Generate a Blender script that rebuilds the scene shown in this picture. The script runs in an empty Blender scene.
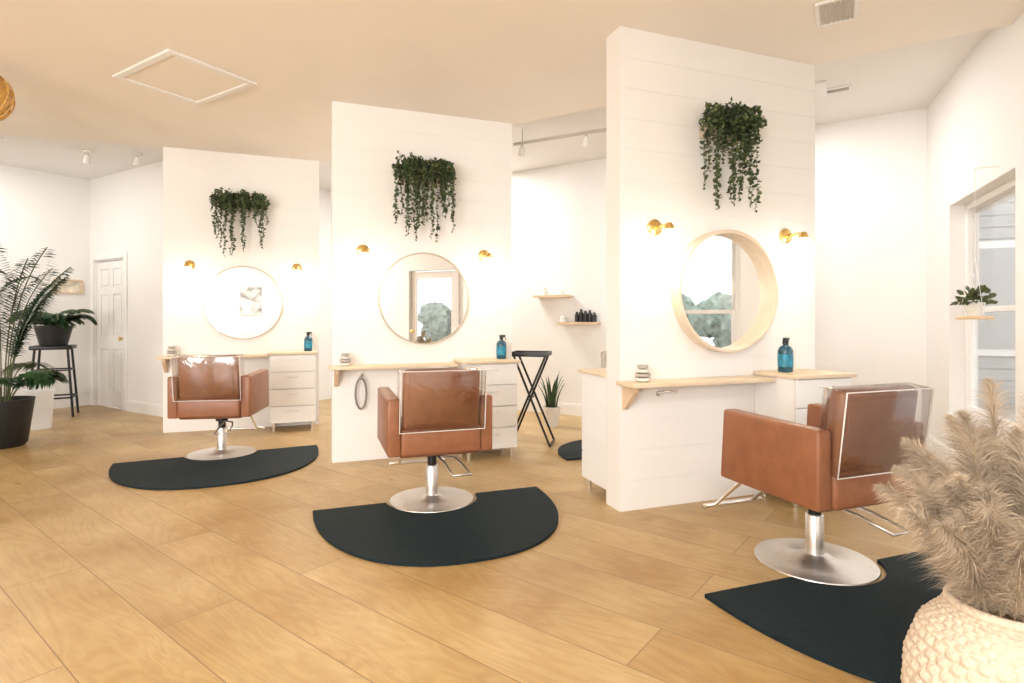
import bpy, bmesh, math, random
from mathutils import Vector, Matrix
random.seed(7)
S=bpy.context.scene
col=S.collection
R=math.radians

# ---------------------------------------------------------------- materials
def new_mat(name):
    m=bpy.data.materials.new(name); m.use_nodes=True
    nt=m.node_tree; b=nt.nodes['Principled BSDF']
    return m,nt,b
def mat(name,c,rough=.5,metal=0,noise=.04,nscale=8,bump=0,bscale=40,emis=None,estr=0,coat=0,spec=None,stretch=None):
    m,nt,b=new_mat(name)
    N=nt.nodes; L=nt.links
    tc=N.new('ShaderNodeTexCoord'); mp=N.new('ShaderNodeMapping')
    L.new(tc.outputs['Object'],mp.inputs['Vector'])
    if stretch: mp.inputs['Scale'].default_value=stretch
    nz=N.new('ShaderNodeTexNoise'); nz.inputs['Scale'].default_value=nscale; nz.inputs['Detail'].default_value=4
    L.new(mp.outputs['Vector'],nz.inputs['Vector'])
    cr=N.new('ShaderNodeValToRGB')
    cr.color_ramp.elements[0].position=.3; cr.color_ramp.elements[1].position=.7
    cr.color_ramp.elements[0].color=(*[max(0,x*(1-noise)) for x in c],1)
    cr.color_ramp.elements[1].color=(*[min(1,x*(1+noise)) for x in c],1)
    L.new(nz.outputs['Fac'],cr.inputs['Fac']); L.new(cr.outputs['Color'],b.inputs['Base Color'])
    b.inputs['Roughness'].default_value=rough; b.inputs['Metallic'].default_value=metal
    if spec is not None: b.inputs['Specular IOR Level'].default_value=spec
    if coat: b.inputs['Coat Weight'].default_value=coat; b.inputs['Coat Roughness'].default_value=.15
    if bump:
        n2=N.new('ShaderNodeTexNoise'); n2.inputs['Scale'].default_value=bscale
        L.new(mp.outputs['Vector'],n2.inputs['Vector'])
        bp=N.new('ShaderNodeBump'); bp.inputs['Strength'].default_value=bump; bp.inputs['Distance'].default_value=.01
        L.new(n2.outputs['Fac'],bp.inputs['Height']); L.new(bp.outputs['Normal'],b.inputs['Normal'])
    if emis:
        b.inputs['Emission Color'].default_value=(*emis,1); b.inputs['Emission Strength'].default_value=estr
    return m
def thin_glass(name,tint=(1,1,1),gl=.08,rough=.02,bump=0):
    m=bpy.data.materials.new(name); m.use_nodes=True; nt=m.node_tree; N=nt.nodes; L=nt.links
    N.remove(N['Principled BSDF']); out=N['Material Output']
    t=N.new('ShaderNodeBsdfTransparent'); t.inputs['Color'].default_value=(*tint,1)
    g=N.new('ShaderNodeBsdfGlossy'); g.inputs['Roughness'].default_value=rough
    if bump:
        tc=N.new('ShaderNodeTexCoord'); nz=N.new('ShaderNodeTexNoise'); nz.inputs['Scale'].default_value=5; nz.inputs['Distortion'].default_value=1
        L.new(tc.outputs['Object'],nz.inputs['Vector'])
        bp=N.new('ShaderNodeBump'); bp.inputs['Strength'].default_value=bump; bp.inputs['Distance'].default_value=.03
        L.new(nz.outputs['Fac'],bp.inputs['Height']); L.new(bp.outputs[0],g.inputs['Normal'])
    lw=N.new('ShaderNodeLayerWeight'); lw.inputs['Blend'].default_value=.35
    ml=N.new('ShaderNodeMath'); ml.operation='MULTIPLY_ADD'; ml.inputs[1].default_value=.5; ml.inputs[2].default_value=gl
    L.new(lw.outputs['Fresnel'],ml.inputs[0])
    mx=N.new('ShaderNodeMixShader'); L.new(ml.outputs[0],mx.inputs['Fac'])
    L.new(t.outputs[0],mx.inputs[1]); L.new(g.outputs[0],mx.inputs[2]); L.new(mx.outputs[0],out.inputs['Surface'])
    return m
def floor_mat():
    m,nt,b=new_mat('honey_plank_floor'); N=nt.nodes; L=nt.links
    tc=N.new('ShaderNodeTexCoord'); mp=N.new('ShaderNodeMapping')
    mp.inputs['Rotation'].default_value=(0,0,R(38))
    L.new(tc.outputs['Object'],mp.inputs['Vector'])
    br=N.new('ShaderNodeTexBrick'); br.inputs['Scale'].default_value=1
    br.inputs['Brick Width'].default_value=2.44; br.inputs['Row Height'].default_value=.30
    br.inputs['Mortar Size'].default_value=.0026; br.inputs['Mortar Smooth'].default_value=.4
    br.offset=.37; br.inputs['Bias'].default_value=0
    br.inputs['Color1'].default_value=(0,0,0,1); br.inputs['Color2'].default_value=(1,1,1,1); br.inputs['Mortar'].default_value=(.5,.5,.5,1)
    L.new(mp.outputs[0],br.inputs['Vector'])
    sc=N.new('ShaderNodeVectorMath'); sc.operation='SCALE'; sc.inputs['Scale'].default_value=7
    L.new(br.outputs['Color'],sc.inputs[0])
    ad=N.new('ShaderNodeVectorMath'); ad.operation='ADD'; L.new(mp.outputs[0],ad.inputs[0]); L.new(sc.outputs[0],ad.inputs[1])
    m2=N.new('ShaderNodeMapping'); m2.inputs['Scale'].default_value=(.9,4.5,1); L.new(ad.outputs[0],m2.inputs['Vector'])
    nz=N.new('ShaderNodeTexNoise'); nz.inputs['Scale'].default_value=1.1; nz.inputs['Detail'].default_value=3; nz.inputs['Distortion'].default_value=.8
    L.new(m2.outputs[0],nz.inputs['Vector'])
    mu=N.new('ShaderNodeMath'); mu.operation='MULTIPLY'; mu.inputs[1].default_value=75; L.new(nz.outputs['Fac'],mu.inputs[0])
    si=N.new('ShaderNodeMath'); si.operation='SINE'; L.new(mu.outputs[0],si.inputs[0])
    s2=N.new('ShaderNodeMath'); s2.operation='MULTIPLY_ADD'; s2.inputs[1].default_value=.5; s2.inputs[2].default_value=.5; L.new(si.outputs[0],s2.inputs[0])
    wv=N.new('ShaderNodeTexNoise'); wv.inputs['Scale'].default_value=9; wv.inputs['Detail'].default_value=5
    L.new(m2.outputs[0],wv.inputs['Vector'])
    bl=N.new('ShaderNodeTexNoise'); bl.inputs['Scale'].default_value=2.2; bl.inputs['Detail'].default_value=5; L.new(ad.outputs[0],bl.inputs['Vector'])
    cr=N.new('ShaderNodeValToRGB'); e=cr.color_ramp.elements
    e[0].position=.3; e[0].color=(.44,.27,.098,1); e[1].position=.68; e[1].color=(.60,.43,.205,1)
    L.new(bl.outputs['Fac'],cr.inputs['Fac'])
    g1=N.new('ShaderNodeMix'); g1.data_type='RGBA'; g1.blend_type='MULTIPLY'
    gm=N.new('ShaderNodeMath'); gm.operation='MULTIPLY'; gm.inputs[1].default_value=.26; L.new(s2.outputs[0],gm.inputs[0]); L.new(gm.outputs[0],g1.inputs['Factor'])
    L.new(cr.outputs[0],g1.inputs['A']); g1.inputs['B'].default_value=(.66,.50,.34,1)
    vo=N.new('ShaderNodeTexVoronoi'); vo.inputs['Scale'].default_value=1.5; vo.inputs['Randomness'].default_value=1
    m5=N.new('ShaderNodeMapping'); m5.inputs['Scale'].default_value=(1,1.6,1); L.new(ad.outputs[0],m5.inputs['Vector']); L.new(m5.outputs[0],vo.inputs['Vector'])
    kr=N.new('ShaderNodeValToRGB'); kr.color_ramp.elements[0].position=.015; kr.color_ramp.elements[0].color=(.40,.27,.15,1); kr.color_ramp.elements[1].position=.05; kr.color_ramp.elements[1].color=(1,1,1,1)
    L.new(vo.outputs['Distance'],kr.inputs['Fac'])
    g2=N.new('ShaderNodeMix'); g2.data_type='RGBA'; g2.blend_type='MULTIPLY'; g2.inputs['Factor'].default_value=.85
    L.new(g1.outputs['Result'],g2.inputs['A']); L.new(kr.outputs[0],g2.inputs['B'])
    mx=N.new('ShaderNodeMix'); mx.data_type='RGBA'; mx.blend_type='MULTIPLY'; mx.inputs['Factor'].default_value=.2
    L.new(g2.outputs['Result'],mx.inputs['A']); L.new(wv.outputs['Fac'],mx.inputs['B'])
    m3=N.new('ShaderNodeMix'); m3.data_type='RGBA'; m3.blend_type='MULTIPLY'; m3.inputs['Factor'].default_value=1
    r2=N.new('ShaderNodeValToRGB'); r2.color_ramp.elements[0].color=(.98,.97,.95,1); r2.color_ramp.elements[1].color=(1.1,1.1,1.1,1)
    L.new(br.outputs['Color'],r2.inputs['Fac']); L.new(mx.outputs['Result'],m3.inputs['A']); L.new(r2.outputs[0],m3.inputs['B'])
    m4=N.new('ShaderNodeMix'); m4.data_type='RGBA'; L.new(br.outputs['Fac'],m4.inputs['Factor'])
    L.new(m3.outputs['Result'],m4.inputs['A']); m4.inputs['B'].default_value=(.23,.14,.055,1)
    L.new(m4.outputs['Result'],b.inputs['Base Color'])
    b.inputs['Roughness'].default_value=.36
    bp=N.new('ShaderNodeBump'); bp.inputs['Strength'].default_value=.12; bp.inputs['Distance'].default_value=.01
    L.new(wv.outputs['Fac'],bp.inputs['Height']); L.new(bp.outputs[0],b.inputs['Normal'])
    return m

M={}
M['wall']=mat('white_wall_paint',(.86,.845,.83),.6,noise=.01,nscale=2)
M['ship']=mat('white_shiplap_paint',(.86,.84,.82),.5,noise=.008,nscale=3)
M['ceil']=mat('warm_cream_ceiling_paint',(.90,.84,.76),.8,noise=.015,nscale=2)
M['ceilw']=mat('white_ceiling_paint',(.88,.86,.84),.8,noise=.01,nscale=2)
M['trim']=mat('white_trim_paint',(.87,.855,.84),.35,noise=.01)
M['floor']=floor_mat()
M['leather']=mat('cognac_leather',(.27,.105,.048),.36,noise=.12,nscale=14,bump=.12,bscale=120)
M['chrome']=mat('brushed_steel',(.80,.78,.76),.3,1,noise=.04,nscale=30)
M['darkmetal']=mat('dark_metal',(.03,.03,.032),.35,.6)
M['rubber']=mat('black_rubber_mat',(.005,.015,.020),.7,noise=.2,nscale=40,bump=.15,bscale=200,spec=.25)
M['brass']=mat('polished_brass',(.83,.58,.22),.25,1,noise=.03)
M['shade']=mat('opal_glass_lit',(.95,.9,.82),.3,emis=(1,.9,.72),estr=8)
M['mirror']=mat('mirror_silver',(.94,.945,.95),.01,1,noise=0)
M['wood']=mat('light_birch_wood',(.70,.53,.35),.4,noise=.1,nscale=3,stretch=(1,1,9))
M['woodtop']=mat('counter_birch_top',(.74,.60,.43),.4,noise=.08,nscale=3,stretch=(1,9,1))
M['rim']=mat('mirror_rim_birch',(.74,.63,.49),.45,noise=.08,nscale=5)
M['rimw']=mat('mirror_rim_champagne',(.50,.43,.34),.4,noise=.04)
M['cab']=mat('white_cabinet_lacquer',(.86,.85,.84),.3,noise=.008)
M['leaf']=mat('trailing_leaf_green',(.035,.065,.024),.55,noise=.6,nscale=9)
M['leaf2']=mat('trailing_leaf_olive',(.09,.115,.04),.5,noise=.5,nscale=9)
M['palm']=mat('palm_frond_green',(.028,.075,.025),.45,noise=.5,nscale=6)
M['stem']=mat('green_stem',(.10,.12,.04),.6)
M['blackpot']=mat('matte_black_pot',(.012,.012,.014),.5)
M['soil']=mat('potting_soil',(.03,.02,.012),.9,noise=.4,nscale=60)
M['ceram']=mat('white_ceramic',(.8,.78,.74),.25)
M['blue']=mat('teal_bottle_plastic',(.005,.08,.13),.15,noise=.3,nscale=20,coat=.5)
M['label']=mat('bottle_label',(.02,.23,.36),.4,noise=.5,nscale=30)
M['black']=mat('black_plastic',(.012,.012,.014),.35)
M['pampas']=mat('pampas_plume_beige',(.52,.42,.31),.9,noise=.25,nscale=9)
M['stalk']=mat('pampas_stalk',(.5,.38,.22),.7)
M['basket']=mat('cream_cotton_rope',(.70,.58,.45),.85,noise=.1,nscale=40,bump=.5,bscale=160)
M['rattan']=mat('golden_rattan',(.62,.36,.09),.5,noise=.25,nscale=30)
M['paper']=mat('framed_print',(.7,.62,.5),.7,noise=.35,nscale=12)
M['glass']=thin_glass('window_glass',gl=.03)
M['vinyl']=thin_glass('clear_vinyl',(.95,.93,.91),.10,.12,.2)
M['piping']=mat('vinyl_piping',(.8,.76,.72),.3)
M['siding']=mat('grey_siding',(.40,.42,.43),.7,noise=.06)
M['conc']=mat('porch_concrete',(.5,.5,.49),.8,noise=.1)
M['bark']=mat('tree_bark',(.10,.08,.06),.9,noise=.4,nscale=12)
M['tree']=mat('tree_foliage',(.17,.21,.17),.8,noise=.5,nscale=3)
M['bin']=mat('white_bin_plastic',(.8,.8,.79),.4)
M['art']=mat('abstract_art_canvas',(.55,.57,.57),.7,noise=.7,nscale=5)
M['rope']=mat('jute_rope',(.5,.38,.22),.8)
M['vent']=mat('vent_metal',(.5,.46,.41),.5)
M['grey']=mat('grey_iron_handle',(.22,.20,.18),.45,noise=.1)

# ---------------------------------------------------------------- helpers
def grp(name,loc=(0,0,0),rz=0):
    e=bpy.data.objects.new(name,None); e.empty_display_size=.1
    e.location=loc; e.rotation_euler=(0,0,R(rz)); col.objects.link(e); return e
def link(name,me,m,parent=None,smooth=False):
    o=bpy.data.objects.new(name,me); col.objects.link(o)
    if m is not None: me.materials.append(m)
    if smooth:
        for p in me.polygons: p.use_smooth=True
    if parent: o.parent=parent
    return o
def finish(bm,name,m,parent,loc,rot,smooth=False,auto=None):
    me=bpy.data.meshes.new(name); bm.normal_update(); bm.to_mesh(me); bm.free()
    o=link(name,me,m,parent,smooth); o.location=loc; o.rotation_euler=[R(a) for a in rot]
    if auto is not None:
        try: me.set_sharp_from_angle(angle=R(auto))
        except Exception: pass
    return o
def box(name,size,loc,m,parent=None,bev=0,seg=2,rot=(0,0,0)):
    bm=bmesh.new(); bmesh.ops.create_cube(bm,size=1)
    bmesh.ops.scale(bm,vec=size,verts=bm.verts)
    if bev: bmesh.ops.bevel(bm,geom=bm.edges[:],offset=bev,segments=seg,profile=.5,affect='EDGES')
    return finish(bm,name,m,parent,loc,rot,bev>0,35)
def boxes(name,lst,m,parent=None,bev=0):
    bm=bmesh.new()
    for (x0,x1,y0,y1,z0,z1) in lst:
        bmesh.ops.create_cube(bm,size=1,matrix=Matrix.Translation(((x0+x1)/2,(y0+y1)/2,(z0+z1)/2))@Matrix.Diagonal((x1-x0,y1-y0,z1-z0,1)))
    if bev: bmesh.ops.bevel(bm,geom=bm.edges[:],offset=bev,segments=1,profile=.5,affect='EDGES')
    return finish(bm,name,m,parent,(0,0,0),(0,0,0))
def lathe(name,prof,loc,m,parent=None,seg=48,rot=(0,0,0),auto=40):
    bm=bmesh.new(); rings=[]
    for r,z in prof:
        if r<1e-5: rings.append([bm.verts.new((0,0,z))])
        else: rings.append([bm.verts.new((r*math.cos(2*math.pi*i/seg),r*math.sin(2*math.pi*i/seg),z)) for i in range(seg)])
    for a,b in zip(rings,rings[1:]):
        for i in range(seg):
            j=(i+1)%seg
            if len(a)==1 and len(b)==1: continue
            if len(a)==1: bm.faces.new((a[0],b[j],b[i]))
            elif len(b)==1: bm.faces.new((a[i],a[j],b[0]))
            else: bm.faces.new((a[i],a[j],b[j],b[i]))
    bmesh.ops.recalc_face_normals(bm,faces=bm.faces[:])
    return finish(bm,name,m,parent,loc,rot,True,auto)
def tube(name,pts,r,m,parent=None,cyc=False,smooth=False):
    cu=bpy.data.curves.new(name,'CURVE'); cu.dimensions='3D'; cu.bevel_depth=r; cu.bevel_resolution=3; cu.use_fill_caps=True
    if smooth:
        sp=cu.splines.new('NURBS'); sp.points.add(len(pts)-1)
        for p,q in zip(sp.points,pts): p.co=(*q,1)
        sp.order_u=3; sp.use_endpoint_u=not cyc; sp.use_cyclic_u=cyc; sp.resolution_u=8
    else:
        sp=cu.splines.new('POLY'); sp.points.add(len(pts)-1)
        for p,q in zip(sp.points,pts): p.co=(*q,1)
        sp.use_cyclic_u=cyc
    tmp=bpy.data.objects.new('tmp',cu); col.objects.link(tmp)
    dg=bpy.context.evaluated_depsgraph_get(); me=bpy.data.meshes.new_from_object(tmp.evaluated_get(dg))
    bpy.data.objects.remove(tmp); me.name=name
    return link(name,me,m,parent,True)
def pydata(name,v,f,m,parent=None,smooth=False,loc=(0,0,0)):
    me=bpy.data.meshes.new(name); me.from_pydata(v,[],f); me.update()
    o=link(name,me,m,parent,smooth); o.location=loc; return o
def prism(name,pts,z0,z1,m,parent=None,loc=(0,0,0),rz=0):
    bm=bmesh.new(); b=[bm.verts.new((x,y,z0)) for x,y in pts]
    f=bm.faces.new(b); r=bmesh.ops.extrude_face_region(bm,geom=[f])
    bmesh.ops.translate(bm,verts=[g for g in r['geom'] if isinstance(g,bmesh.types.BMVert)],vec=(0,0,z1-z0))
    bmesh.ops.recalc_face_normals(bm,faces=bm.faces[:])
    bmesh.ops.triangulate(bm,faces=[f for f in bm.faces if len(f.verts)>4])
    return finish(bm,name,m,parent,loc,(0,0,rz))

H=3.04; HH=3.18
def wall(name,p0,p1,m,openings=(),z1=HH,t=.14,side=1):
    dx,dy=p1[0]-p0[0],p1[1]-p0[1]; Ln=math.hypot(dx,dy); a=math.degrees(math.atan2(dy,dx))
    y0,y1=(0,t) if side>0 else (-t,0)
    L=[];s=0
    for (a0,a1,b0,b1) in sorted(openings):
        L.append((s,a0,y0,y1,0,z1))
        if b0>0: L.append((a0,a1,y0,y1,0,b0))
        L.append((a0,a1,y0,y1,b1,z1)); s=a1
    L.append((s,Ln,y0,y1,0,z1))
    o=boxes(name,L,m); o.location=(p0[0],p0[1],0); o.rotation_euler=(0,0,R(a))
    return a,Ln
def baseboard(name,p0,p1,side=-1,segs=None):
    dx,dy=p1[0]-p0[0],p1[1]-p0[1]; Ln=math.hypot(dx,dy); a=math.degrees(math.atan2(dy,dx))
    L=[]
    for s0,s1 in (segs or [(0,Ln)]):
        L.append((s0,s1,*sorted((0,side*.016)),0,.13)); L.append((s0,s1,*sorted((0,side*.01)),.13,.145))
    o=boxes(name,L,M['trim']); o.location=(p0[0],p0[1],0); o.rotation_euler=(0,0,R(a))

# ---------------------------------------------------------------- room shell
fl=pydata('floor',[(-9,-3.4,0),(5.2,-3.4,0),(5.2,10.6,0),(-9,10.6,0)],[(0,1,2,3)],M['floor'])
C=(3.87,5.31)
def rw(Y): return (1.6+.427*Y,Y)
RW0=rw(-3.0); RWL=math.hypot(C[0]-RW0[0],C[1]-RW0[1])
sof=lambda Y:(Y+3.0)*math.hypot(.427,1)
WZ0,WZ1=.42,2.14
wins=[(sof(3.50),sof(4.69),WZ0,WZ1),(sof(2.15),sof(3.12),WZ0,WZ1)]
door_op=(sof(.35),sof(1.25),0,2.08)
ra,_=wall('wall_right',RW0,C,M['wall'],wins+[door_op],side=-1,t=.18)
BL=(-2.49,9.14)
wall('wall_back',C,BL,M['wall'],side=-1)
RB=(-3.9,6.8)
wall('wall_return',BL,RB,M['wall'],side=-1)
LC=(-5.98,8.06)
ddx=math.hypot(RB[0]-LC[0],RB[1]-LC[1])
wall('wall_back_left',RB,LC,M['wall'],[(ddx-.98,ddx-.14,0,2.03)],side=-1)
LL=(-7.53,5.49)
wall('wall_left',LC,LL,M['wall'],side=-1)
wall('wall_left_front',LL,(-7.53,-3.0),M['wall'],side=-1)
wall('wall_rear',(-7.53,-3.0),RW0,M['wall'],[(1.4,3.3,.6,2.4),(4.7,6.55,.6,2.4)],side=-1)
baseboard('baseboard_back',C,BL,side=1)
baseboard('baseboard_back_left',RB,LC,side=1,segs=[(0,ddx-1.07),(ddx-.05,ddx)])
baseboard('baseboard_left',LC,LL,side=1)
baseboard('baseboard_right',RW0,C,side=1,segs=[(0,sof(.35)-.08),(sof(1.25)+.08,RWL)])
ce=boxes('ceiling',[(-9,5.2,-3.4,10.6,HH,HH+.1)],M['ceilw'])
low=[(-7.53,-3.0),(.32,-3.0),(3.112,3.54),(2.19,4.1),(0,5.36),(-2.21,6.62),(-3.73,6.06),(-7.53,4.9)]
prism('ceiling_dropped',low,H,HH-.001,M['ceil'])

def window(name,s0,s1,z0,z1,p=RW0,ang=None,side=-1,depth=.14):
    g=grp(name,(p[0],p[1],0),ang)
    y=side*depth
    def fr(nm,x0,x1,za,zb,yc,t,dy=.03):
        boxes(nm,[(x0,x0+t,yc-dy,yc+dy,za,zb),(x1-t,x1,yc-dy,yc+dy,za,zb),(x0+t,x1-t,yc-dy,yc+dy,za,za+t),(x0+t,x1-t,yc-dy,yc+dy,zb-t,zb)],M['trim'],g,bev=.004)
    fr('frame',s0,s1,z0,z1,y,.05,.035)
    zm=(z0+z1)/2
    fr('sash_lower',s0+.05,s1-.05,z0+.05,zm+.02,y+.012,.04,.015)
    fr('sash_upper',s0+.05,s1-.05,zm-.02,z1-.05,y-.018,.04,.015)
    boxes('glass_pane',[(s0+.06,s1-.06,y-.002,y+.002,z0+.06,z1-.06)],M['glass'],g)
    boxes('sill',[(s0+.001,s1-.001,side*.10,-side*.025,z0,z0+.02)],M['trim'],g)
    return g
window('window_1',wins[0][0],wins[0][1],WZ0,WZ1,ang=ra)
window('window_2',wins[1][0],wins[1][1],WZ0,WZ1,ang=ra)
window('window_3',1.4,3.3,.6,2.4,p=(-7.53,-3.0),ang=0,depth=.1)
window('window_4',4.7,6.55,.6,2.4,p=(-7.53,-3.0),ang=0,depth=.1)
g=grp('door_2',(RW0[0],RW0[1],0),ra); a,b=door_op[0],door_op[1]
boxes('casing',[(a-.07,a,-.0,.02,0,2.15),(b,b+.07,0,.02,0,2.15),(a,b,0,.02,2.08,2.15)],M['trim'],g)
boxes('leaf_frame',[(a+.01,a+.12,-.09,-.045,.01,2.06),(b-.12,b-.01,-.09,-.045,.01,2.06),(a+.12,b-.12,-.09,-.045,.01,.25),(a+.12,b-.12,-.09,-.045,1.93,2.06)],M['trim'],g)
boxes('glass_pane',[(a+.12,b-.12,-.07,-.066,.25,1.93)],M['glass'],g)
lathe('handle',[(0,0),(.012,0),(.012,.05),(.028,.055),(.028,.08),(0,.085)],(a+.065,-.045,1.0),M['brass'],g,seg=20,rot=(-90,0,0))
ang=math.degrees(math.atan2(LC[1]-RB[1],LC[0]-RB[0]))
g=grp('door_1',(RB[0],RB[1],0),ang)
d0,d1=ddx-.98,ddx-.14
boxes('casing',[(d0-.08,d0,0,.022,0,2.11),(d1,d1+.08,0,.022,0,2.11),(d0,d1,0,.022,2.03,2.11)],M['trim'],g,bev=.004)
boxes('jamb',[(d0,d0+.015,-.14,0,0,2.03),(d1-.015,d1,-.14,0,0,2.03),(d0,d1,-.14,0,2.015,2.03)],M['trim'],g)
boxes('slab',[(d0+.018,d1-.018,-.06,-.035,.01,2.01)],M['trim'],g)
L=[];wd=(d1-d0-.036); xs=[(d0+.018,d0+.12),(d0+.018+wd/2-.05,d0+.018+wd/2+.05),(d1-.12,d1-.018)]
for x0,x1 in xs: L.append((x0,x1,-.035,-.023,.01,2.01))
for z0,z1 in [(.01,.22),(.80,.98),(1.55,1.65),(1.90,2.01)]:
    L.append((xs[0][1],xs[1][0],-.035,-.023,z0,z1)); L.append((xs[1][1],xs[2][0],-.035,-.023,z0,z1))
for x0,x1 in [(xs[0][1],xs[1][0]),(xs[1][1],xs[2][0])]:
    for z0,z1 in [(.22,.80),(.98,1.55),(1.65,1.90)]: L.append((x0+.03,x1-.03,-.035,-.026,z0+.03,z1-.03))
boxes('panels',L,M['trim'],g,bev=.003)
lathe('knob',[(0,0),(.026,.0),(.026,.006),(.01,.01),(.01,.035),(.028,.045),(.028,.06),(0,.068)],(d0+.07,-.023,.95),M['brass'],g,seg=20,rot=(-90,0,0))

# exterior -----------------------------------------------------------------
pydata('parking_lot_ground',[(-30,-30,-.35),(40,-30,-.35),(40,40,-.35),(-30,40,-.35)],[(0,1,2,3)],M['conc'])
g=grp('porch_deck',(RW0[0],RW0[1],0),ra)
boxes('slab',[(0,12.5,-2.6,-.19,-.25,-.04)],M['conc'],g)
g=grp('neighbouring_wing',(RW0[0],RW0[1],0),ra)
L=[(12.62,12.8,-9,-.3,-.34,4.2)]
for i in range(27): L.append((12.60,12.62,-9,-.3,-.3+i*.165,-.3+i*.165+.145))
boxes('lap_siding',L,M['siding'],g)
boxes('wing_window_trim',[(12.57,12.6,-2.3,-1.2,.7,2.3)],M['trim'],g)
boxes('wing_window_glass',[(12.55,12.57,-2.2,-1.3,.8,2.2)],M['siding'],g)
boxes('downspout',[(12.5,12.58,-1.02,-.94,-.3,4.1)],M['darkmetal'],g)
rt_=random.Random(3)
ex=Vector((math.cos(R(ra)),math.sin(R(ra)),0)); ey=Vector((-ex.y,ex.x,0)); o0=Vector((RW0[0],RW0[1],0))
for i in range(10):
    p=o0+ex*(-9+i*2.6+rt_.uniform(-.5,.5))-ey*(19+rt_.uniform(-1,2))
    g=grp('shade_tree',(p.x,p.y,-.35)); hh_=rt_.uniform(1.0,1.7)
    lathe('trunk',[(0,0),(.16,0),(.10,hh_*.6),(.06,hh_),(0,hh_)],(0,0,0),M['bark'],g,seg=14)
    bm=bmesh.new()
    for q in range(7):
        mtx=Matrix.Translation((rt_.uniform(-.8,.8),rt_.uniform(-.8,.8),hh_+rt_.uniform(-.4,.7)))
        bmesh.ops.create_icosphere(bm,subdivisions=3,radius=rt_.uniform(.5,.85),matrix=mtx)
    for v_ in bm.verts: v_.co+=Vector((rt_.uniform(-1,1),rt_.uniform(-1,1),rt_.uniform(-1,1)))*.09
    finish(bm,'crown',M['tree'],g,(0,0,0),(0,0,0))

# ---------------------------------------------------------------- partitions
A=20.0; ca,sa=math.cos(R(A)),math.sin(R(A)); TH=.17
ST=[(-3.705,6.04,1.57),(-1.51,4.775,1.605),(.675,3.556,1.61)]
def W(k,u,v=0,z=0):
    x,y,_=ST[k]; return (x+u*ca+v*sa, y+u*sa-v*ca, z)
for k,(x,y,Ln) in enumerate(ST):
    g=grp('wall_partition' if k==0 else 'wall_partition.%03d'%k,(x,y,0),A)
    boxes('core',[(.012,Ln-.012,.003,TH-.003,0,H)],M['ship'],g)
    L=[];z=0;bh=.19
    while z<H-.01:
        z1=min(z+bh-.0026,H); L.append((0.012,Ln-.012,0,.003,z,z1)); L.append((.012,Ln-.012,TH-.003,TH,z,z1)); z+=bh
    boxes('shiplap_boards',L,M['ship'],g)
    boxes('end_trim',[(0,.012,0,TH,0,H),(Ln-.012,Ln,0,TH,0,H)],M['ship'],g)

# ---------------------------------------------------------------- station furniture
def cabinet(p,rz):
    g=grp('drawer_cabinet',p,rz); w=.47;d=.36;h=.825
    boxes('carcass',[(0,w,-d+.02,-.002,.09,h)],M['cab'],g)
    n=4; hh=(h-.09)/n
    boxes('drawer_fronts',[(.004,w-.004,-d,-d+.019,.092+i*hh,.092+(i+1)*hh-.006) for i in range(n)],M['cab'],g,bev=.003)
    for i in range(n):
        tube('drawer_pull_%d'%(i+1),[(w/2-.05,-d,.09+(i+.72)*hh),(w/2-.05,-d-.022,.09+(i+.72)*hh),(w/2+.05,-d-.022,.09+(i+.72)*hh),(w/2+.05,-d,.09+(i+.72)*hh)],.004,M['cab'],g)
    for i,(x,y) in enumerate([(.04,-.05),(w-.04,-.05),(.04,-d+.05),(w-.04,-d+.05)]):
        lathe('foot_%d'%(i+1),[(0,0),(.014,0),(.02,.09),(0,.09)],(x,y,0),M['chrome'],g,seg=16)
    box('wood_top',(w+.04,d+.02,.024),(w/2,-d/2-.012,h+.014),M['woodtop'],g,bev=.004)
def shelf(p,rz,w=1.075):
    g=grp('counter_ledge',p,rz)
    box('board',(w,.2,.026),(w/2,-.101,.807),M['woodtop'],g,bev=.004)
    pts=[(0,0),(0,-.15),(-.02,-.15),(-.14,-.03),(-.14,0)]
    v=[];f=[]
    for x in (.045,.075):
        for (yy,zz) in pts: v.append((x,yy-.002,.793+zz) )
    n=5; f=[tuple(range(n)),tuple(range(2*n-1,n-1,-1))]+[(i,i+n,(i+1)%n+n,(i+1)%n) for i in range(n)]
    pydata('bracket',v,f,M['wood'],g)
def mirror(k,thick):
    g=grp('round_mirror',W(k,.78,0,1.39),A); r=.405
    if thick:
        d=.085; pr=[(r-.022,-.0),(r,-.0),(r,d),(r-.004,d+.003),(r-.018,d+.003),(r-.022,d),(r-.022,0)]
        lathe('rim',pr,(0,-.001,0),M['rim'],g,seg=96,rot=(90,0,0)); rr=r-.021; zz=.012
    else:
        d=.03; pr=[(r-.012,0),(r,0),(r,d),(r-.012,d),(r-.012,0)]
        lathe('rim',pr,(0,-.001,0),M['rimw'],g,seg=96,rot=(90,0,0)); rr=r-.011; zz=.022
    lathe('mirror_glass',[(0,0),(rr,0),(rr,zz),(0,zz)],(0,-.001,0),M['mirror'],g,seg=96,rot=(90,0,0),auto=30)
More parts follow.
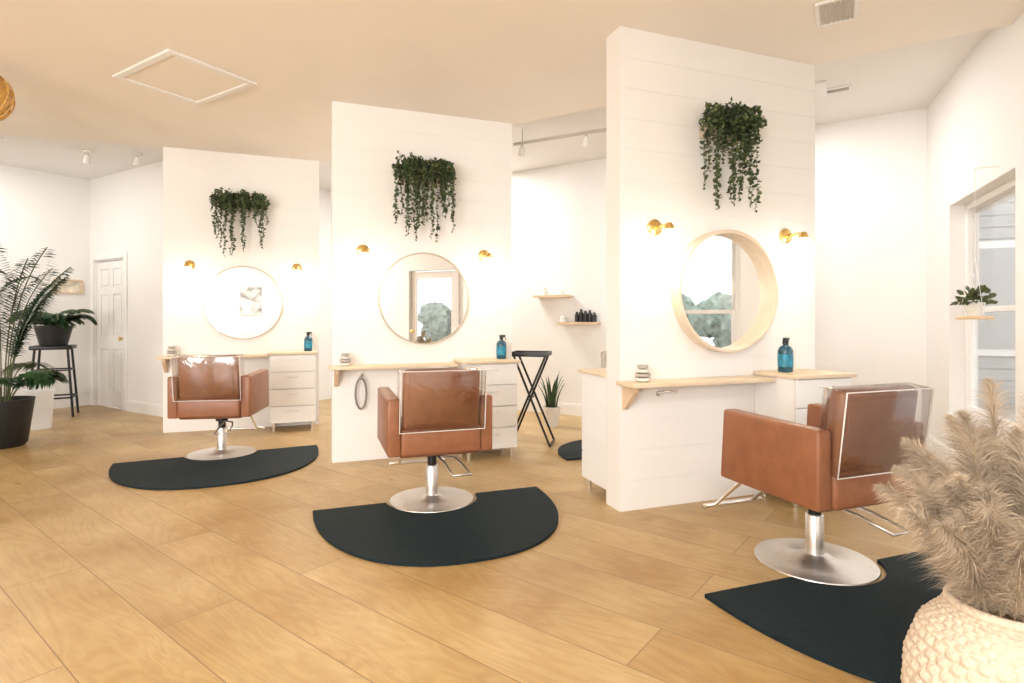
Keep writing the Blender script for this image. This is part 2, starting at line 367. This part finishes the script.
def sconce(k,u):
    g=grp('brass_sconce',W(k,u,0,1.79),A)
    lathe('backplate',[(0,0),(.052,0),(.052,.012),(.042,.02),(0,.022)],(0,-.001,0),M['brass'],g,seg=32,rot=(90,0,0))
    tube('arm',[(0,-.02,0),(0,-.08,.0),(0,-.14,.0),(0,-.16,.0),(0,-.16,-.03)],.010,M['brass'],g,smooth=True)
    lathe('socket_cup',[(0,.008),(.016,.007),(.028,-.012),(.030,-.035),(0,-.035)],(0,-.16,0),M['brass'],g,seg=28)
    lathe('glass_shade',[(.028,-.033),(.045,-.055),(.062,-.09),(.070,-.125),(.067,-.125),(.058,-.09),(.04,-.057),(.022,-.036)],(0,-.16,0),M['shade'],g,seg=32)
    lathe('bulb',[(0,-.036),(.012,-.04),(.022,-.06),(.026,-.08),(.02,-.10),(0,-.108)],(0,-.16,0),M['shade'],g,seg=20)
    ld=bpy.data.lights.new('sconce_light','POINT'); ld.energy=4.5; ld.color=(1,.80,.55); ld.shadow_soft_size=.04
    lo=bpy.data.objects.new('lamp',ld); col.objects.link(lo); lo.parent=g; lo.location=(0,-.16,-.15)
def leafmesh(v,f,c,d,n,l,w):
    s=len(v); up=d.cross(n)
    v+= [tuple(c),tuple(c+d*l*.3+n*w),tuple(c+d*l*.72+n*w*.8),tuple(c+d*l),tuple(c+d*l*.72-n*w*.8),tuple(c+d*l*.3-n*w),tuple(c+d*l*.5+up*w*.35)]
    for i in range(6): f.append((s+i,s+(i+1)%6,s+6))
def rv(s=1): return Vector((random.uniform(-s,s),random.uniform(-s,s),random.uniform(-s,s)))
def hanging(k):
    ws=.74 if k==2 else .95
    g=grp('hanging_greenery_planter',W(k,.75,0,2.44),A)
    box('planter_trough',(.42*ws,.10,.09),(0,-.051,0),M['rimw'],g,bev=.006)
    va,fa,vb,fb=[],[],[],[]; sv,sf=[],[]
    NS=46
    for i in range(NS):
        x=random.uniform(-.2,.2)*ws; base=Vector((x,-.055+random.uniform(-.04,.03),.055))
        out=random.uniform(.03,.15); sx=x*1.3+random.uniform(-.05,.05)
        q=random.random(); ln=random.uniform(.06,.2) if q<.45 else (random.uniform(.2,.42) if q<.72 else random.uniform(.42,.62))
        rise=random.uniform(.02,.10)
        P=[]; n=int(8+ln/.022)
        for j in range(n+1):
            t=j/n; a=min(1,t*n/6)
            p=base+Vector(((sx-x)*a, -out*math.sin(a*math.pi/2), rise*math.sin(a*math.pi)))
            if j>6: p.z-= (j-6)/(n-6)*ln
            p+=Vector((math.sin(j*.5+i)*.008,math.cos(j*.4+i)*.006,0)); p.y=min(p.y,-.02); P.append(p)
        for p,q in zip(P,P[1:]):
            s=len(sv); r=Vector((.0016,0,0)); sv+=[tuple(p-r),tuple(p+r),tuple(q+r),tuple(q-r)]; sf.append((s,s+1,s+2,s+3))
        for j,p in enumerate(P[1:]):
            for _ in range(5 if j<9 else 2):
                d=(rv()+Vector((0,-.3,-.35))).normalized(); nn=d.cross(rv()).normalized()
                l=random.uniform(.02,.036)
                if j>n-4: l*=.7
                pp=p+(rv(.018) if j<9 else Vector((0,0,0))); pp.y=min(pp.y,-.015)
                if pp.y+d.y*l>-.006: d.y=-abs(d.y)
                if random.random()<.6: leafmesh(va,fa,pp,d,nn,l,l*.38)
                else: leafmesh(vb,fb,pp,d,nn,l,l*.38)
    pydata('stems',sv,sf,M['stem'],g); pydata('dark_leaves',va,fa,M['leaf'],g); pydata('olive_leaves',vb,fb,M['leaf2'],g)
def spray_bottle(p,s=1):
    g=grp('blue_spray_bottle',p,random.uniform(0,60)); 
    lathe('body',[(0,0),(.036*s,0),(.04*s,.006),(.04*s,.12*s),(.03*s,.14*s),(.013*s,.15*s),(.013*s,.165*s),(0,.165*s)],(0,0,0),M['blue'],g,seg=28)
    lathe('label',[(.0405*s,.03*s),(.0408*s,.03*s),(.0408*s,.10*s),(.0405*s,.10*s)],(0,0,0),M['label'],g,seg=28)
    lathe('collar',[(0,.155*s),(.016*s,.155*s),(.016*s,.175*s),(0,.175*s)],(0,0,0),M['black'],g,seg=20)
    box('sprayer_head',(.05*s,.016*s,.018*s),(.008*s,0,.182*s),M['black'],g,bev=.003)
    tube('trigger',[(.028*s,0,.18*s),(.034*s,0,.165*s),(.029*s,0,.15*s)],.003*s,M['black'],g)
def bowls(p):
    g=grp('stacked_ceramic_bowls',p,0)
    for i,(r,z) in enumerate([(.05,0),(.048,.026),(.045,.052),(.036,.078)]):
        lathe('bowl_%d'%(i+1),[(0,0),(r*.6,0),(r*.9,.008),(r,.024),(r*.96,.024),(r*.8,.01),(0,.008)],(0,0,z),M['ceram'] if i%2==0 else M['vent'],g,seg=32)
    lathe('knob',[(0,.086),(.008,.086),(.008,.095),(.014,.10),(.008,.108),(0,.109)],(0,0,-.002),M['vent'],g,seg=16)
def dryer_hook(k):
    g=grp('hair_dryer_holder',W(k,.23,0,.73),A)
    lathe('wall_plate',[(0,0),(.022,0),(.022,.008),(0,.01)],(0,-.001,0),M['chrome'],g,seg=20,rot=(90,0,0))
    tube('stem',[(0,-.005,0),(0,-.06,0),(0,-.06,-.02)],.006,M['chrome'],g)
    tube('ring',[(.045*math.sin(t*math.pi/10),-.06,-.15-.13*math.cos(t*math.pi/10)) for t in range(20)],.009,M['grey'],g,cyc=True)
def holder_arm(k):
    g=grp('hot_tool_holder',W(k,.28,0,.73),A)
    lathe('wall_plate',[(0,0),(.018,0),(.018,.008),(0,.01)],(0,-.001,0),M['chrome'],g,seg=20,rot=(90,0,0))
    tube('hook',[(0,-.005,0),(0,-.05,.02),(.04,-.09,.02),(.09,-.07,.015),(.1,-.05,.0)],.006,M['chrome'],g,smooth=True)

def chair(p,rz=A):
    g=grp('styling_chair',p,rz)
    lathe('base_disc',[(0,0),(.272,0),(.278,.006),(.275,.012),(.2,.022),(.08,.03),(.06,.045),(0,.045)],(0,0,.0),M['chrome'],g,seg=80)
    lathe('column_sleeve',[(0,.04),(.042,.04),(.042,.235),(.038,.24),(0,.24)],(0,0,0),M['chrome'],g,seg=36)
    lathe('piston',[(0,.235),(.030,.235),(.030,.33),(0,.33)],(0,0,0),M['darkmetal'],g,seg=30)
    lathe('column_collar',[(0,.30),(.05,.30),(.055,.345),(0,.345)],(0,0,0),M['darkmetal'],g,seg=30)
    box('mount_plate',(.30,.34,.02),(0,0,.352),M['darkmetal'],g,bev=.004)
    box('seat_frame',(.50,.56,.07),(0,-.01,.395),M['leather'],g,bev=.015,seg=3)
    box('seat_cushion',(.488,.52,.10),(0,.035,.475),M['leather'],g,bev=.03,seg=4)
    for s in (-1,1):
        bm=bmesh.new(); x0,x1=s*.247,s*.328
        prof=[(-.315,.375),(.30,.375),(.275,.735),(-.315,.725)]
        a=[bm.verts.new((x0,y,z)) for y,z in prof]; b=[bm.verts.new((x1,y,z)) for y,z in prof]
        bm.faces.new(a); bm.faces.new(b[::-1])
        for i in range(4): bm.faces.new((a[i],b[i],b[(i+1)%4],a[(i+1)%4]))
        bmesh.ops.recalc_face_normals(bm,faces=bm.faces[:])
        bmesh.ops.bevel(bm,geom=bm.edges[:],offset=.014,segments=3,profile=.5,affect='EDGES')
        finish(bm,'arm_left' if s<0 else 'arm_right',M['leather'],g,(0,0,0),(0,0,0),True,45)
    box('back_lower',(.495,.13,.17),(0,-.265,.46),M['leather'],g,bev=.02,seg=3)
    box('backrest',(.475,.085,.38),(0,-.30,.715),M['leather'],g,bev=.032,seg=4,rot=(7,0,0))
    box('back_pad',(.41,.05,.30),(0,-.245,.71),M['leather'],g,bev=.022,seg=3,rot=(7,0,0))
    box('back_seam_panel',(.40,.012,.28),(0,-.342,.712),M['leather'],g,bev=.005,seg=2,rot=(7,0,0))
    box('vinyl_cover',(.53,.12,.375),(0,-.315,.718),M['vinyl'],g,bev=.012,seg=2,rot=(7,0,0))
    hw,hz,yy=.263,.186,-.0615
    rt=Matrix.Translation((0,-.315,.718))@Matrix.Rotation(R(7),4,'X')
    tube('cover_piping',[tuple(rt@Vector(q)) for q in [(-hw,yy,-hz),(hw,yy,-hz),(hw,yy,hz),(-hw,yy,hz)]],.0035,M['piping'],g,cyc=True)
    tube('footrest_frame',[(-.13,.2,.37),(-.13,.33,.34),(-.14,.56,.13),(-.21,.58,.12)],.011,M['chrome'],g)
    tube('footrest_frame_b',[(.13,.2,.37),(.13,.33,.34),(.14,.56,.13),(.21,.58,.12)],.011,M['chrome'],g)
    tube('footrest_bar',[(-.21,.58,.12),(.21,.58,.12)],.013,M['chrome'],g)
    tube('pump_lever',[(.03,-.03,.3),(.05,-.2,.285),(.06,-.36,.25),(.17,-.36,.25),(.15,-.2,.285),(.12,-.1,.3),(.03,-.03,.3)],.007,M['chrome'],g)
def salon_mat(p,rz=A,off=0.0,a=.76,b=.98,hull=.30):
    n=40
    pts=[(-a,-off)]
    t0=math.pi+math.asin(off/hull); t1=2*math.pi-math.asin(off/hull)
    for i in range(25):
        t=t0+(t1-t0)*i/24; pts.append((hull*math.cos(t),hull*math.sin(t)))
    pts.append((a,-off))
    e=2.3
    for i in range(1,n):
        t=math.pi*i/n; c,s=math.cos(t),math.sin(t)
        pts.append((a*math.copysign(abs(c)**(2/e),c),-off-b*abs(s)**(2/e)))
    return prism('anti_fatigue_mat',pts,0.001,.017,M['rubber'],None,(p[0],p[1],0),rz)

for k in range(3):
    cabinet(W(k,1.06,0,0),A); shelf(W(k,-.03,0,0),A); mirror(k,k==2)
    sconce(k,.25); sconce(k,1.33); hanging(k)
    spray_bottle(W(k,1.18 if k==2 else 1.45,.15,.852),1.2 if k==2 else 1.12)
    bowls(W(k,.10,.10,.821))
    (holder_arm if k==2 else dryer_hook)(k)
bx=W(2,.47,-TH-.002,0); cabinet(bx,A+180)
CH=[(-2.6,5.10),(-.533,3.79),(1.505,2.83)]
for (x,y),rz in zip(CH,(9,19,20)): chair((x,y,0),rz)
salon_mat(CH[0],A+6,.06,a=.80,b=1.06); salon_mat(CH[1],A,.0,a=.75,b=1.04); salon_mat(CH[2],A,.12,b=1.0)
chair((1.22,5.12,0),A+180); salon_mat((1.22,5.12),A+180,.0,a=.80,b=.7)

# ---------------------------------------------------------------- misc objects
g=grp('ceiling_access_hatch',(-2.49,4.34,H),-32)
a,b=.40,.33
boxes('frame',[(-a,a,-b,-b+.05,-.018,-.001),(-a,a,b-.05,b,-.018,-.001),(-a,-a+.05,-b+.05,b-.05,-.018,-.001),(a-.05,a,-b+.05,b-.05,-.018,-.001)],M['trim'],g,bev=.003)
boxes('panel',[(-a+.05,a-.05,-b+.05,b-.05,-.008,-.001)],M['ceil'],g)
def vent(p,rz,w,d):
    g=grp('ceiling_vent',p,rz)
    boxes('frame',[(-w,w,-d,-d+.02,-.012,-.001),(-w,w,d-.02,d,-.012,-.001),(-w,-w+.02,-d+.02,d-.02,-.012,-.001),(w-.02,w,-d+.02,d-.02,-.012,-.001)],M['trim'],g)
    n=7; boxes('slats',[(-w+.02,w-.02,-d+.02+(2*d-.04)*i/n,-d+.02+(2*d-.04)*(i+.5)/n,-.01,-.003) for i in range(n)],M['vent'],g)
vent((1.93,3.38,H),60,.15,.11); vent((2.75,4.9,HH),-30,.15,.06)
def track(p,rz,L,heads,drop=.0,rail=True):
    g=grp('track_light',p,rz)
    if rail: boxes('rail',[(0,L,-.014,.014,-.026-drop,-.002-drop)],M['vent'],g)
    else:
        for i,x in enumerate(heads): lathe('canopy_%d'%i,[(0,-.001),(.05,-.001),(.05,-.02),(.04,-.03),(0,-.03)],(x,0,0),M['ceram'],g,seg=24)
    if drop:
        for i,x in enumerate((.1,L-.1)): tube('hanger_%d'%i,[(x,0,-drop),(x,0,-.001)],.005,M['vent'],g)
    for i,x in enumerate(heads):
        tube('swivel_%d'%i,[(x,0,-.026-drop),(x,0,-.07-drop)],.007,M['vent'],g)
        lathe('head_%d'%i,[(0,.05),(.018,.05),(.03,.02),(.036,-.05),(.031,-.05),(.025,.0),(0,.0)],(x,-.015,-.10-drop),M['ceram'],g,seg=24,rot=(25,20,0))
track((.02,5.95,HH),-28,1.3,[.10,.80],drop=.13)
track((-5.2,6.6,HH),10,1.0,[.25,.78],rail=False)
g=grp('rattan_pendant_lamp',(-3.70,4.0,2.78))
lathe('inner_shade',[(.03,.15),(.10,.12),(.14,.03),(.14,-.05),(.09,-.14),(.03,-.16)],(0,0,0),M['rattan'],g,seg=36)
for i in range(14):
    a=i*math.pi/7
    tube('rib_%d'%i,[(r*math.cos(a+z*2),r*math.sin(a+z*2),z) for r,z in [(.03,.17),(.11,.14),(.155,.04),(.155,-.05),(.1,-.15),(.03,-.18)]],.005,M['rattan'],g,smooth=True)
tube('cord',[(0,0,.15),(0,0,H-2.78)],.004,M['rope'],g)
# feather-leaf palm builder
def palm(g,base,specs,leafl,name):
    v,f=[],[]
    for i,(az,ln,a0,bend) in enumerate(specs):
        P=[];p=Vector(base)+Vector((.05*math.cos(az),.05*math.sin(az),0)); n=28
        for j in range(n+1):
            t=j/n; ang2=a0-(t**1.6)*bend
            P.append(p.copy()); p=p+Vector((math.cos(az)*math.cos(ang2),math.sin(az)*math.cos(ang2),math.sin(ang2)))*ln/n
        tube('frond_stem_%d'%i,[tuple(q) for q in P[::2]],.005,M['stem'],g)
        side=Vector((-math.sin(az),math.cos(az),0)); s0=10 if leafl>.2 else 5
        for j in range(s0,n+1):
            t=(j-s0)/(n-s0); d=(P[j]-P[j-1]).normalized(); l=leafl*math.sin(math.pi*(.18+.75*t))+.03
            for s in (-1,1):
                for q in (0,.5):
                    c=P[j-1].lerp(P[j],q)
                    dd=(side*s+d*.75+Vector((0,0,-.15))+rv(.08)).normalized(); nn=dd.cross(Vector((0,0,1))).normalized()
                    w_=.014 if leafl>.2 else .011
                    m1=c+dd*l*.5+nn*w_; m2=c+dd*l*.5-nn*w_; tip=c+dd*l+Vector((0,0,-l*.35))
                    k0=len(v); v+=[tuple(c),tuple(m1+Vector((0,0,-.01))),tuple(tip),tuple(m2+Vector((0,0,-.01)))]; f.append((k0,k0+1,k0+2,k0+3))
    pydata(name,v,f,M['palm'],g)
g=grp('potted_palm',(-4.84,5.40,0))
lathe('pot',[(0,0),(.16,0),(.19,.03),(.24,.42),(.245,.45),(.22,.45),(.21,.40),(0,.40)],(0,0,0),M['blackpot'],g,seg=48)
lathe('soil',[(0,.405),(.21,.405)],(0,0,0),M['soil'],g,seg=40)
rp=random.Random(11); sp=[]
for i in range(22):
    az=i*2.399+rp.uniform(-.2,.2); up=(i%3!=0)
    ln=rp.uniform(1.4,1.8) if up else rp.uniform(.75,.95)
    a0=rp.uniform(1.42,1.54) if up else rp.uniform(1.1,1.25); bend=rp.uniform(1.0,1.5) if up else 1.7
    if math.cos(az)>.1:
        ln*=.9 if up else .7
        if up: bend=.8; a0=1.52
    sp.append((az,ln,a0,bend))
palm(g,(0,0,.40),sp,.27,'leaflets')
# black plant stand with a potted plant
g=grp('plant_on_black_stand',(-5.72,7.1,0),30)
for i,(x,y) in enumerate([(-1,-1),(1,-1),(1,1),(-1,1)]):
    tube('leg_%d'%(i+1),[(.22*x,.20*y,.0),(.16*x,.15*y,.84)],.014,M['darkmetal'],g)
tube('lower_ring',[(-.205,-.19,.24),(.205,-.19,.24),(.205,.19,.24),(-.205,.19,.24)],.011,M['darkmetal'],g,cyc=True)
tube('upper_rung',[(-.18,-.165,.58),(.18,-.165,.58),(.18,.165,.58),(-.18,.165,.58)],.009,M['darkmetal'],g,cyc=True)
box('top',(.42,.40,.05),(0,0,.86),M['black'],g,bev=.015,seg=3)
lathe('pot',[(0,.886),(.14,.886),(.19,1.10),(.195,1.13),(.175,1.13),(.165,1.08),(0,1.08)],(0,0,0),M['blackpot'],g,seg=40)
lathe('soil',[(0,1.085),(.165,1.085)],(0,0,0),M['soil'],g,seg=30)
sp=[(i*2.399+rp.uniform(-.2,.2),rp.uniform(.34,.52),rp.uniform(.9,1.4),rp.uniform(1.7,2.3)) for i in range(20)]
palm(g,(0,0,1.09),sp,.10,'leaflets')
g=grp('white_waste_bin',(-5.25,6.3,0),20)
lathe('body',[(0,0),(.12,0),(.14,.40),(.145,.42),(.135,.42),(.115,.02),(0,.02)],(0,0,0),M['bin'],g,seg=40)
lw=math.degrees(math.atan2(LL[1]-LC[1],LL[0]-LC[0]))
ux,uy=math.cos(R(lw)),math.sin(R(lw))
g=grp('framed_picture',(LC[0]+ux*.26,LC[1]+uy*.26,1.66),lw)
boxes('frame',[(-.17,.17,.001,.02,-.10,-.08),(-.17,.17,.001,.02,.08,.10),(-.17,-.15,.001,.02,-.08,.08),(.15,.17,.001,.02,-.08,.08)],M['wood'],g)
boxes('print',[(-.15,.15,.001,.01,-.08,.08)],M['paper'],g)
# folding black stand between stations
g=grp('folding_tray_stand',(.19,5.55,0),-12)
box('tray',(.36,.30,.022),(0,0,.86),M['black'],g,bev=.008)
boxes('tray_rim',[(-.18,.18,-.15,-.142,.87,.893),(-.18,.18,.142,.15,.87,.893),(-.18,-.172,-.142,.142,.87,.893),(.172,.18,-.142,.142,.87,.893)],M['black'],g)
for s in (-1,1):
    tube('leg_a%d'%s,[(-.15,s*.12,.85),(.2,s*.15,.012)],.011,M['darkmetal'],g)
    tube('leg_b%d'%s,[(.15,s*.105,.85),(-.2,s*.13,.012)],.011,M['darkmetal'],g)
tube('crossbar_a',[(.2,-.15,.012),(.2,.15,.012)],.011,M['darkmetal'],g); tube('crossbar_b',[(-.2,-.13,.012),(-.2,.13,.012)],.011,M['darkmetal'],g)
tube('crossbar_c',[(0,-.14,.44),(0,.14,.44)],.008,M['darkmetal'],g)
# snake plant
g=grp('potted_snake_plant',(.45,6.45,0))
lathe('pot',[(0,0),(.075,0),(.095,.2),(.1,.22),(.088,.22),(.08,.19),(0,.19)],(0,0,0),M['ceram'],g,seg=32)
lathe('soil',[(0,.195),(.082,.195)],(0,0,0),M['soil'],g,seg=24)
v,f=[],[]
for i in range(12):
    a=i*2.4; r=.03+.03*(i%2); h=random.uniform(.25,.42); w=random.uniform(.018,.026); c=Vector((r*math.cos(a),r*math.sin(a),.19)); nx=Vector((-math.sin(a),math.cos(a),0)); out=Vector((math.cos(a),math.sin(a),0))
    k0=len(v)
    for j in range(7):
        t=j/6; ww=w*(1-t**2.5)*(.7+.6*t if t<.5 else 1) ; cc=c+out*(.10*t*t)+Vector((0,0,h*t)); v+=[tuple(cc-nx*ww),tuple(cc+out*.006),tuple(cc+nx*ww)]
    for j in range(6):
        b0=k0+3*j; f+=[(b0,b0+1,b0+4,b0+3),(b0+1,b0+2,b0+5,b0+4)]
pydata('blades',v,f,M['palm'],g)
ba=math.degrees(math.atan2(BL[1]-C[1],BL[0]-C[0])); bux,buy=math.cos(R(ba)),math.sin(R(ba))
def onback(X): return (X-C[0])/bux
def wshelf(X,z,w):
    s=onback(X); g=grp('floating_shelf',(C[0]+bux*s,C[1]+buy*s,z),ba+180)
    box('board',(w,.13,.025),(0,-.067,0),M['wood'],g,bev=.003)
    box('lip',(w,.012,.03),(0,-.138,.0),M['wood'],g)
def pbottle(p,h,r,m,cap):
    g=grp('hair_product_bottle',p)
    lathe('body',[(0,0),(r,0),(r,h*.72),(r*.5,h*.8),(r*.5,h*.84),(0,h*.84)],(0,0,0),m,g,seg=20)
    lathe('cap',[(0,h*.8),(r*.55,h*.8),(r*.5,h),(0,h)],(0,0,0),cap,g,seg=20)
wshelf(.56,1.50,.50); wshelf(.87,1.16,.52)
def bpt(X,off,z):
    s=onback(X); n=Vector((-math.sin(R(ba+180)),math.cos(R(ba+180)),0)); return (C[0]+bux*s-n.x*off,C[1]+buy*s-n.y*off,z)
for i,(X,h,r) in enumerate([(.84,.13,.026),(.89,.16,.028),(.94,.14,.03),(.99,.15,.026),(1.04,.12,.028)]):
    pbottle(bpt(X,.065,1.173),h,r,M['black'] if i!=1 else M['darkmetal'],M['black'])
pbottle(bpt(.68,.065,1.173),.09,.04,M['ceram'],M['ceram']); pbottle(bpt(.46,.065,1.513),.1,.035,M['ceram'],M['wood']); pbottle(bpt(.66,.065,1.513),.07,.03,M['ceram'],M['ceram'])
# wooden disc shelf with plant hanging at the window head
wp=Vector(rw(3.72)+(0,)); nin=Vector((-.92,.393,0))
hp=wp+nin*.13
g=grp('hanging_plant_shelf',(hp.x,hp.y,1.215))
lathe('wood_disc',[(0,-.012),(.10,-.012),(.105,0),(.10,.012),(0,.012)],(0,0,0),M['wood'],g,seg=40)
for i in range(3):
    a=i*2.094+.4; tube('rope_%d'%i,[(.085*math.cos(a),.085*math.sin(a),-.02),(.085*math.cos(a),.085*math.sin(a),.02),(0,0,.40)],.0018,M['trim'],g)
tube('rope_main',[(0,0,.40),(0,0,.98)],.0018,M['trim'],g)
tube('hook',[(0,0,.975),(0,0,.99),(.12,-.051,.99)],.004,M['trim'],g)
lathe('pot',[(0,.012),(.04,.012),(.058,.10),(.052,.10),(.045,.08),(0,.08)],(0,0,0),M['ceram'],g,seg=28)
v,f=[],[]
for i in range(110):
    d=(rv()+Vector((0,0,.5))).normalized(); c=Vector((0,0,.10))+d*random.uniform(.02,.10)
    if c.z<.10: c.z=.105
    leafmesh(v,f,c,d,d.cross(rv()).normalized(),random.uniform(.03,.055),.016)
pydata('leaves',v,f,M['leaf2'],g)
g=grp('art_canvas',(-.35,-2.998,1.72),0)
boxes('frame',[(-.30,.30,0,.025,-.38,-.36),(-.30,.30,0,.025,.36,.38),(-.30,-.28,0,.025,-.36,.36),(.28,.30,0,.025,-.36,.36)],M['trim'],g)
boxes('canvas',[(-.28,.28,0,.015,-.36,.36)],M['art'],g)

# woven floor vase with pampas grass (foreground right)
g=grp('woven_vase_with_pampas',(1.235,1.42,0))
prof=[(.12,0),(.17,.04),(.20,.12),(.215,.22),(.21,.32),(.18,.41),(.135,.46),(.12,.485)]
def pr(t):
    x=t*(len(prof)-1); i=min(int(x),len(prof)-2); q=x-i
    return prof[i][0]*(1-q)+prof[i+1][0]*q, prof[i][1]*(1-q)+prof[i+1][1]*q
NU,NV=260,150; rows=24; cols=34; v=[];f=[]
for j in range(NV+1):
    t=j/NV; r,z=pr(t); rr=t*rows; ri=int(rr)
    for i in range(NU):
        th=2*math.pi*i/NU; ph=th*cols/2+(ri%2)*math.pi/2
        k_=abs(math.sin(ph))**.6*abs(math.sin(math.pi*(rr%1)))**.6
        q=r+.010*k_-.005
        v.append((q*math.cos(th),q*math.sin(th),z))
for j in range(NV):
    for i in range(NU):
        a=j*NU+i; b=j*NU+(i+1)%NU; f.append((a,b,b+NU,a+NU))
f.append(tuple(range(NU))[::-1])
pydata('woven_body',v,f,M['basket'],g,True)
lathe('inner_wall',[(.108,.48),(.12,.43),(.12,.3),(0,.3)],(0,0,0),M['basket'],g,seg=40)
tube('rim_cord',[(.116*math.cos(a*math.pi/16),.116*math.sin(a*math.pi/16),.487) for a in range(32)],.012,M['basket'],g,cyc=True)
v,f=[],[]
random.seed(21)
plumes=[]
for i in range(24):
    az=random.uniform(0,2*math.pi); west=max(0,-math.cos(az))
    plumes.append((az,random.uniform(.10,.34)*(1-.35*west),random.uniform(.36,.66)*(1-.25*west)))
plumes+= [(R(175),.22,.36),(R(150),.20,.48),(R(200),.22,.36),(R(120),.2,.56),(R(60),.16,.80),(R(20),.10,.78),(R(240),.2,.40),(R(90),.1,.68)]
for i,(az,lean,hgt) in enumerate(plumes):
    b0=Vector((.05*math.cos(az),.05*math.sin(az),.34)); o=Vector((math.cos(az),math.sin(az),0))
    n=40; P=[]
    for j in range(n+1):
        t=j/n
        P.append(b0+o*lean*(t**1.5)*.9+Vector((0,0,(.16+hgt)*(t-.28*t**3.2))))
    tube('stalk_%d'%i,[tuple(q) for q in P[::4]],.0025,M['stalk'],g)
    for j in range(11,n):
        t=(j-11)/(n-11); d=(P[j+1]-P[j]).normalized()
        wid=.085*math.sin(math.pi*min(1,.12+.88*t)**.8)+.012
        for q in range(64):
            c=P[j].lerp(P[j+1],random.random())
            r_=rv(); r_=(r_-d*r_.dot(d)).normalized()
            dd=(d*random.uniform(.5,1.3)+r_*random.uniform(.25,1.1)+Vector((0,0,-.25))).normalized()
            l=wid*random.uniform(.4,1.2); s=dd.cross(rv()).normalized()*.0005
            m_=c+dd*l*.55; e_=c+dd*l+Vector((0,0,-l*.22))
            k0=len(v); v+=[tuple(c-s),tuple(c+s),tuple(m_+s),tuple(m_-s),tuple(e_)]; f+=[(k0,k0+1,k0+2,k0+3),(k0+3,k0+2,k0+4)]
pydata('plumes',v,f,M['pampas'],g)

# ---------------------------------------------------------------- lights
def area(name,loc,rot,sx,sy,e,c=(1,1,1)):
    ld=bpy.data.lights.new(name,'AREA'); ld.shape='RECTANGLE'; ld.size=sx; ld.size_y=sy; ld.energy=e; ld.color=c
    o=bpy.data.objects.new(name,ld); col.objects.link(o); o.location=loc; o.rotation_euler=[R(a) for a in rot]; return o
area('rear_window_fill_3',(-7.53+2.35,-3.2,1.5),(-90,0,180),1.8,1.7,200,(1,.985,.965))  # area lamp added outside the unseen rear window, standing in for daylight
area('rear_window_fill_4',(-7.53+5.62,-3.2,1.5),(-90,0,180),1.75,1.7,220,(1,.985,.965))  # second added area lamp behind the camera, brightens room through rear window
def panel(loc,rz,w,d,e,z):  # added fill lamps on the ceiling, placed out of view to brighten the room
    g=grp('added_fill_panel',(loc[0],loc[1],z),rz)
    boxes('fill_housing',[(-w/2-.02,w/2+.02,-d/2-.02,d/2+.02,-.02,-.001)],M['trim'],g)
    l=area('fill_area_lamp',(0,0,-.025),(0,0,0),w,d,e,(1,.975,.945)); l.parent=g
panel((-1.5,-1.6),0,1.2,.6,70,H); panel((-4.8,-.6),0,1.2,.6,55,H); panel((.3,-.6),0,1.0,.6,50,H)
panel((2.4,5.0),-30,.6,.3,28,HH); panel((-.9,7.4),-30,1.0,.4,80,HH); panel((-5.9,6.2),-30,.6,.3,26,HH)

w=bpy.data.worlds.new('overcast_sky'); S.world=w; w.use_nodes=True
nt=w.node_tree; bg=nt.nodes['Background']; bg.inputs[0].default_value=(.95,.975,1,1); bg.inputs[1].default_value=3.0

# ---------------------------------------------------------------- camera
cd=bpy.data.cameras.new('camera'); cd.lens=20.0; cd.sensor_width=36; cd.shift_y=-21.5/1024; cd.clip_start=.05
co=bpy.data.objects.new('camera',cd); col.objects.link(co); co.location=(0,0,1.2); co.rotation_euler=(R(90),0,0)
S.camera=co
S.view_settings.view_transform='Standard'; S.view_settings.look='None'; S.view_settings.exposure=0.05
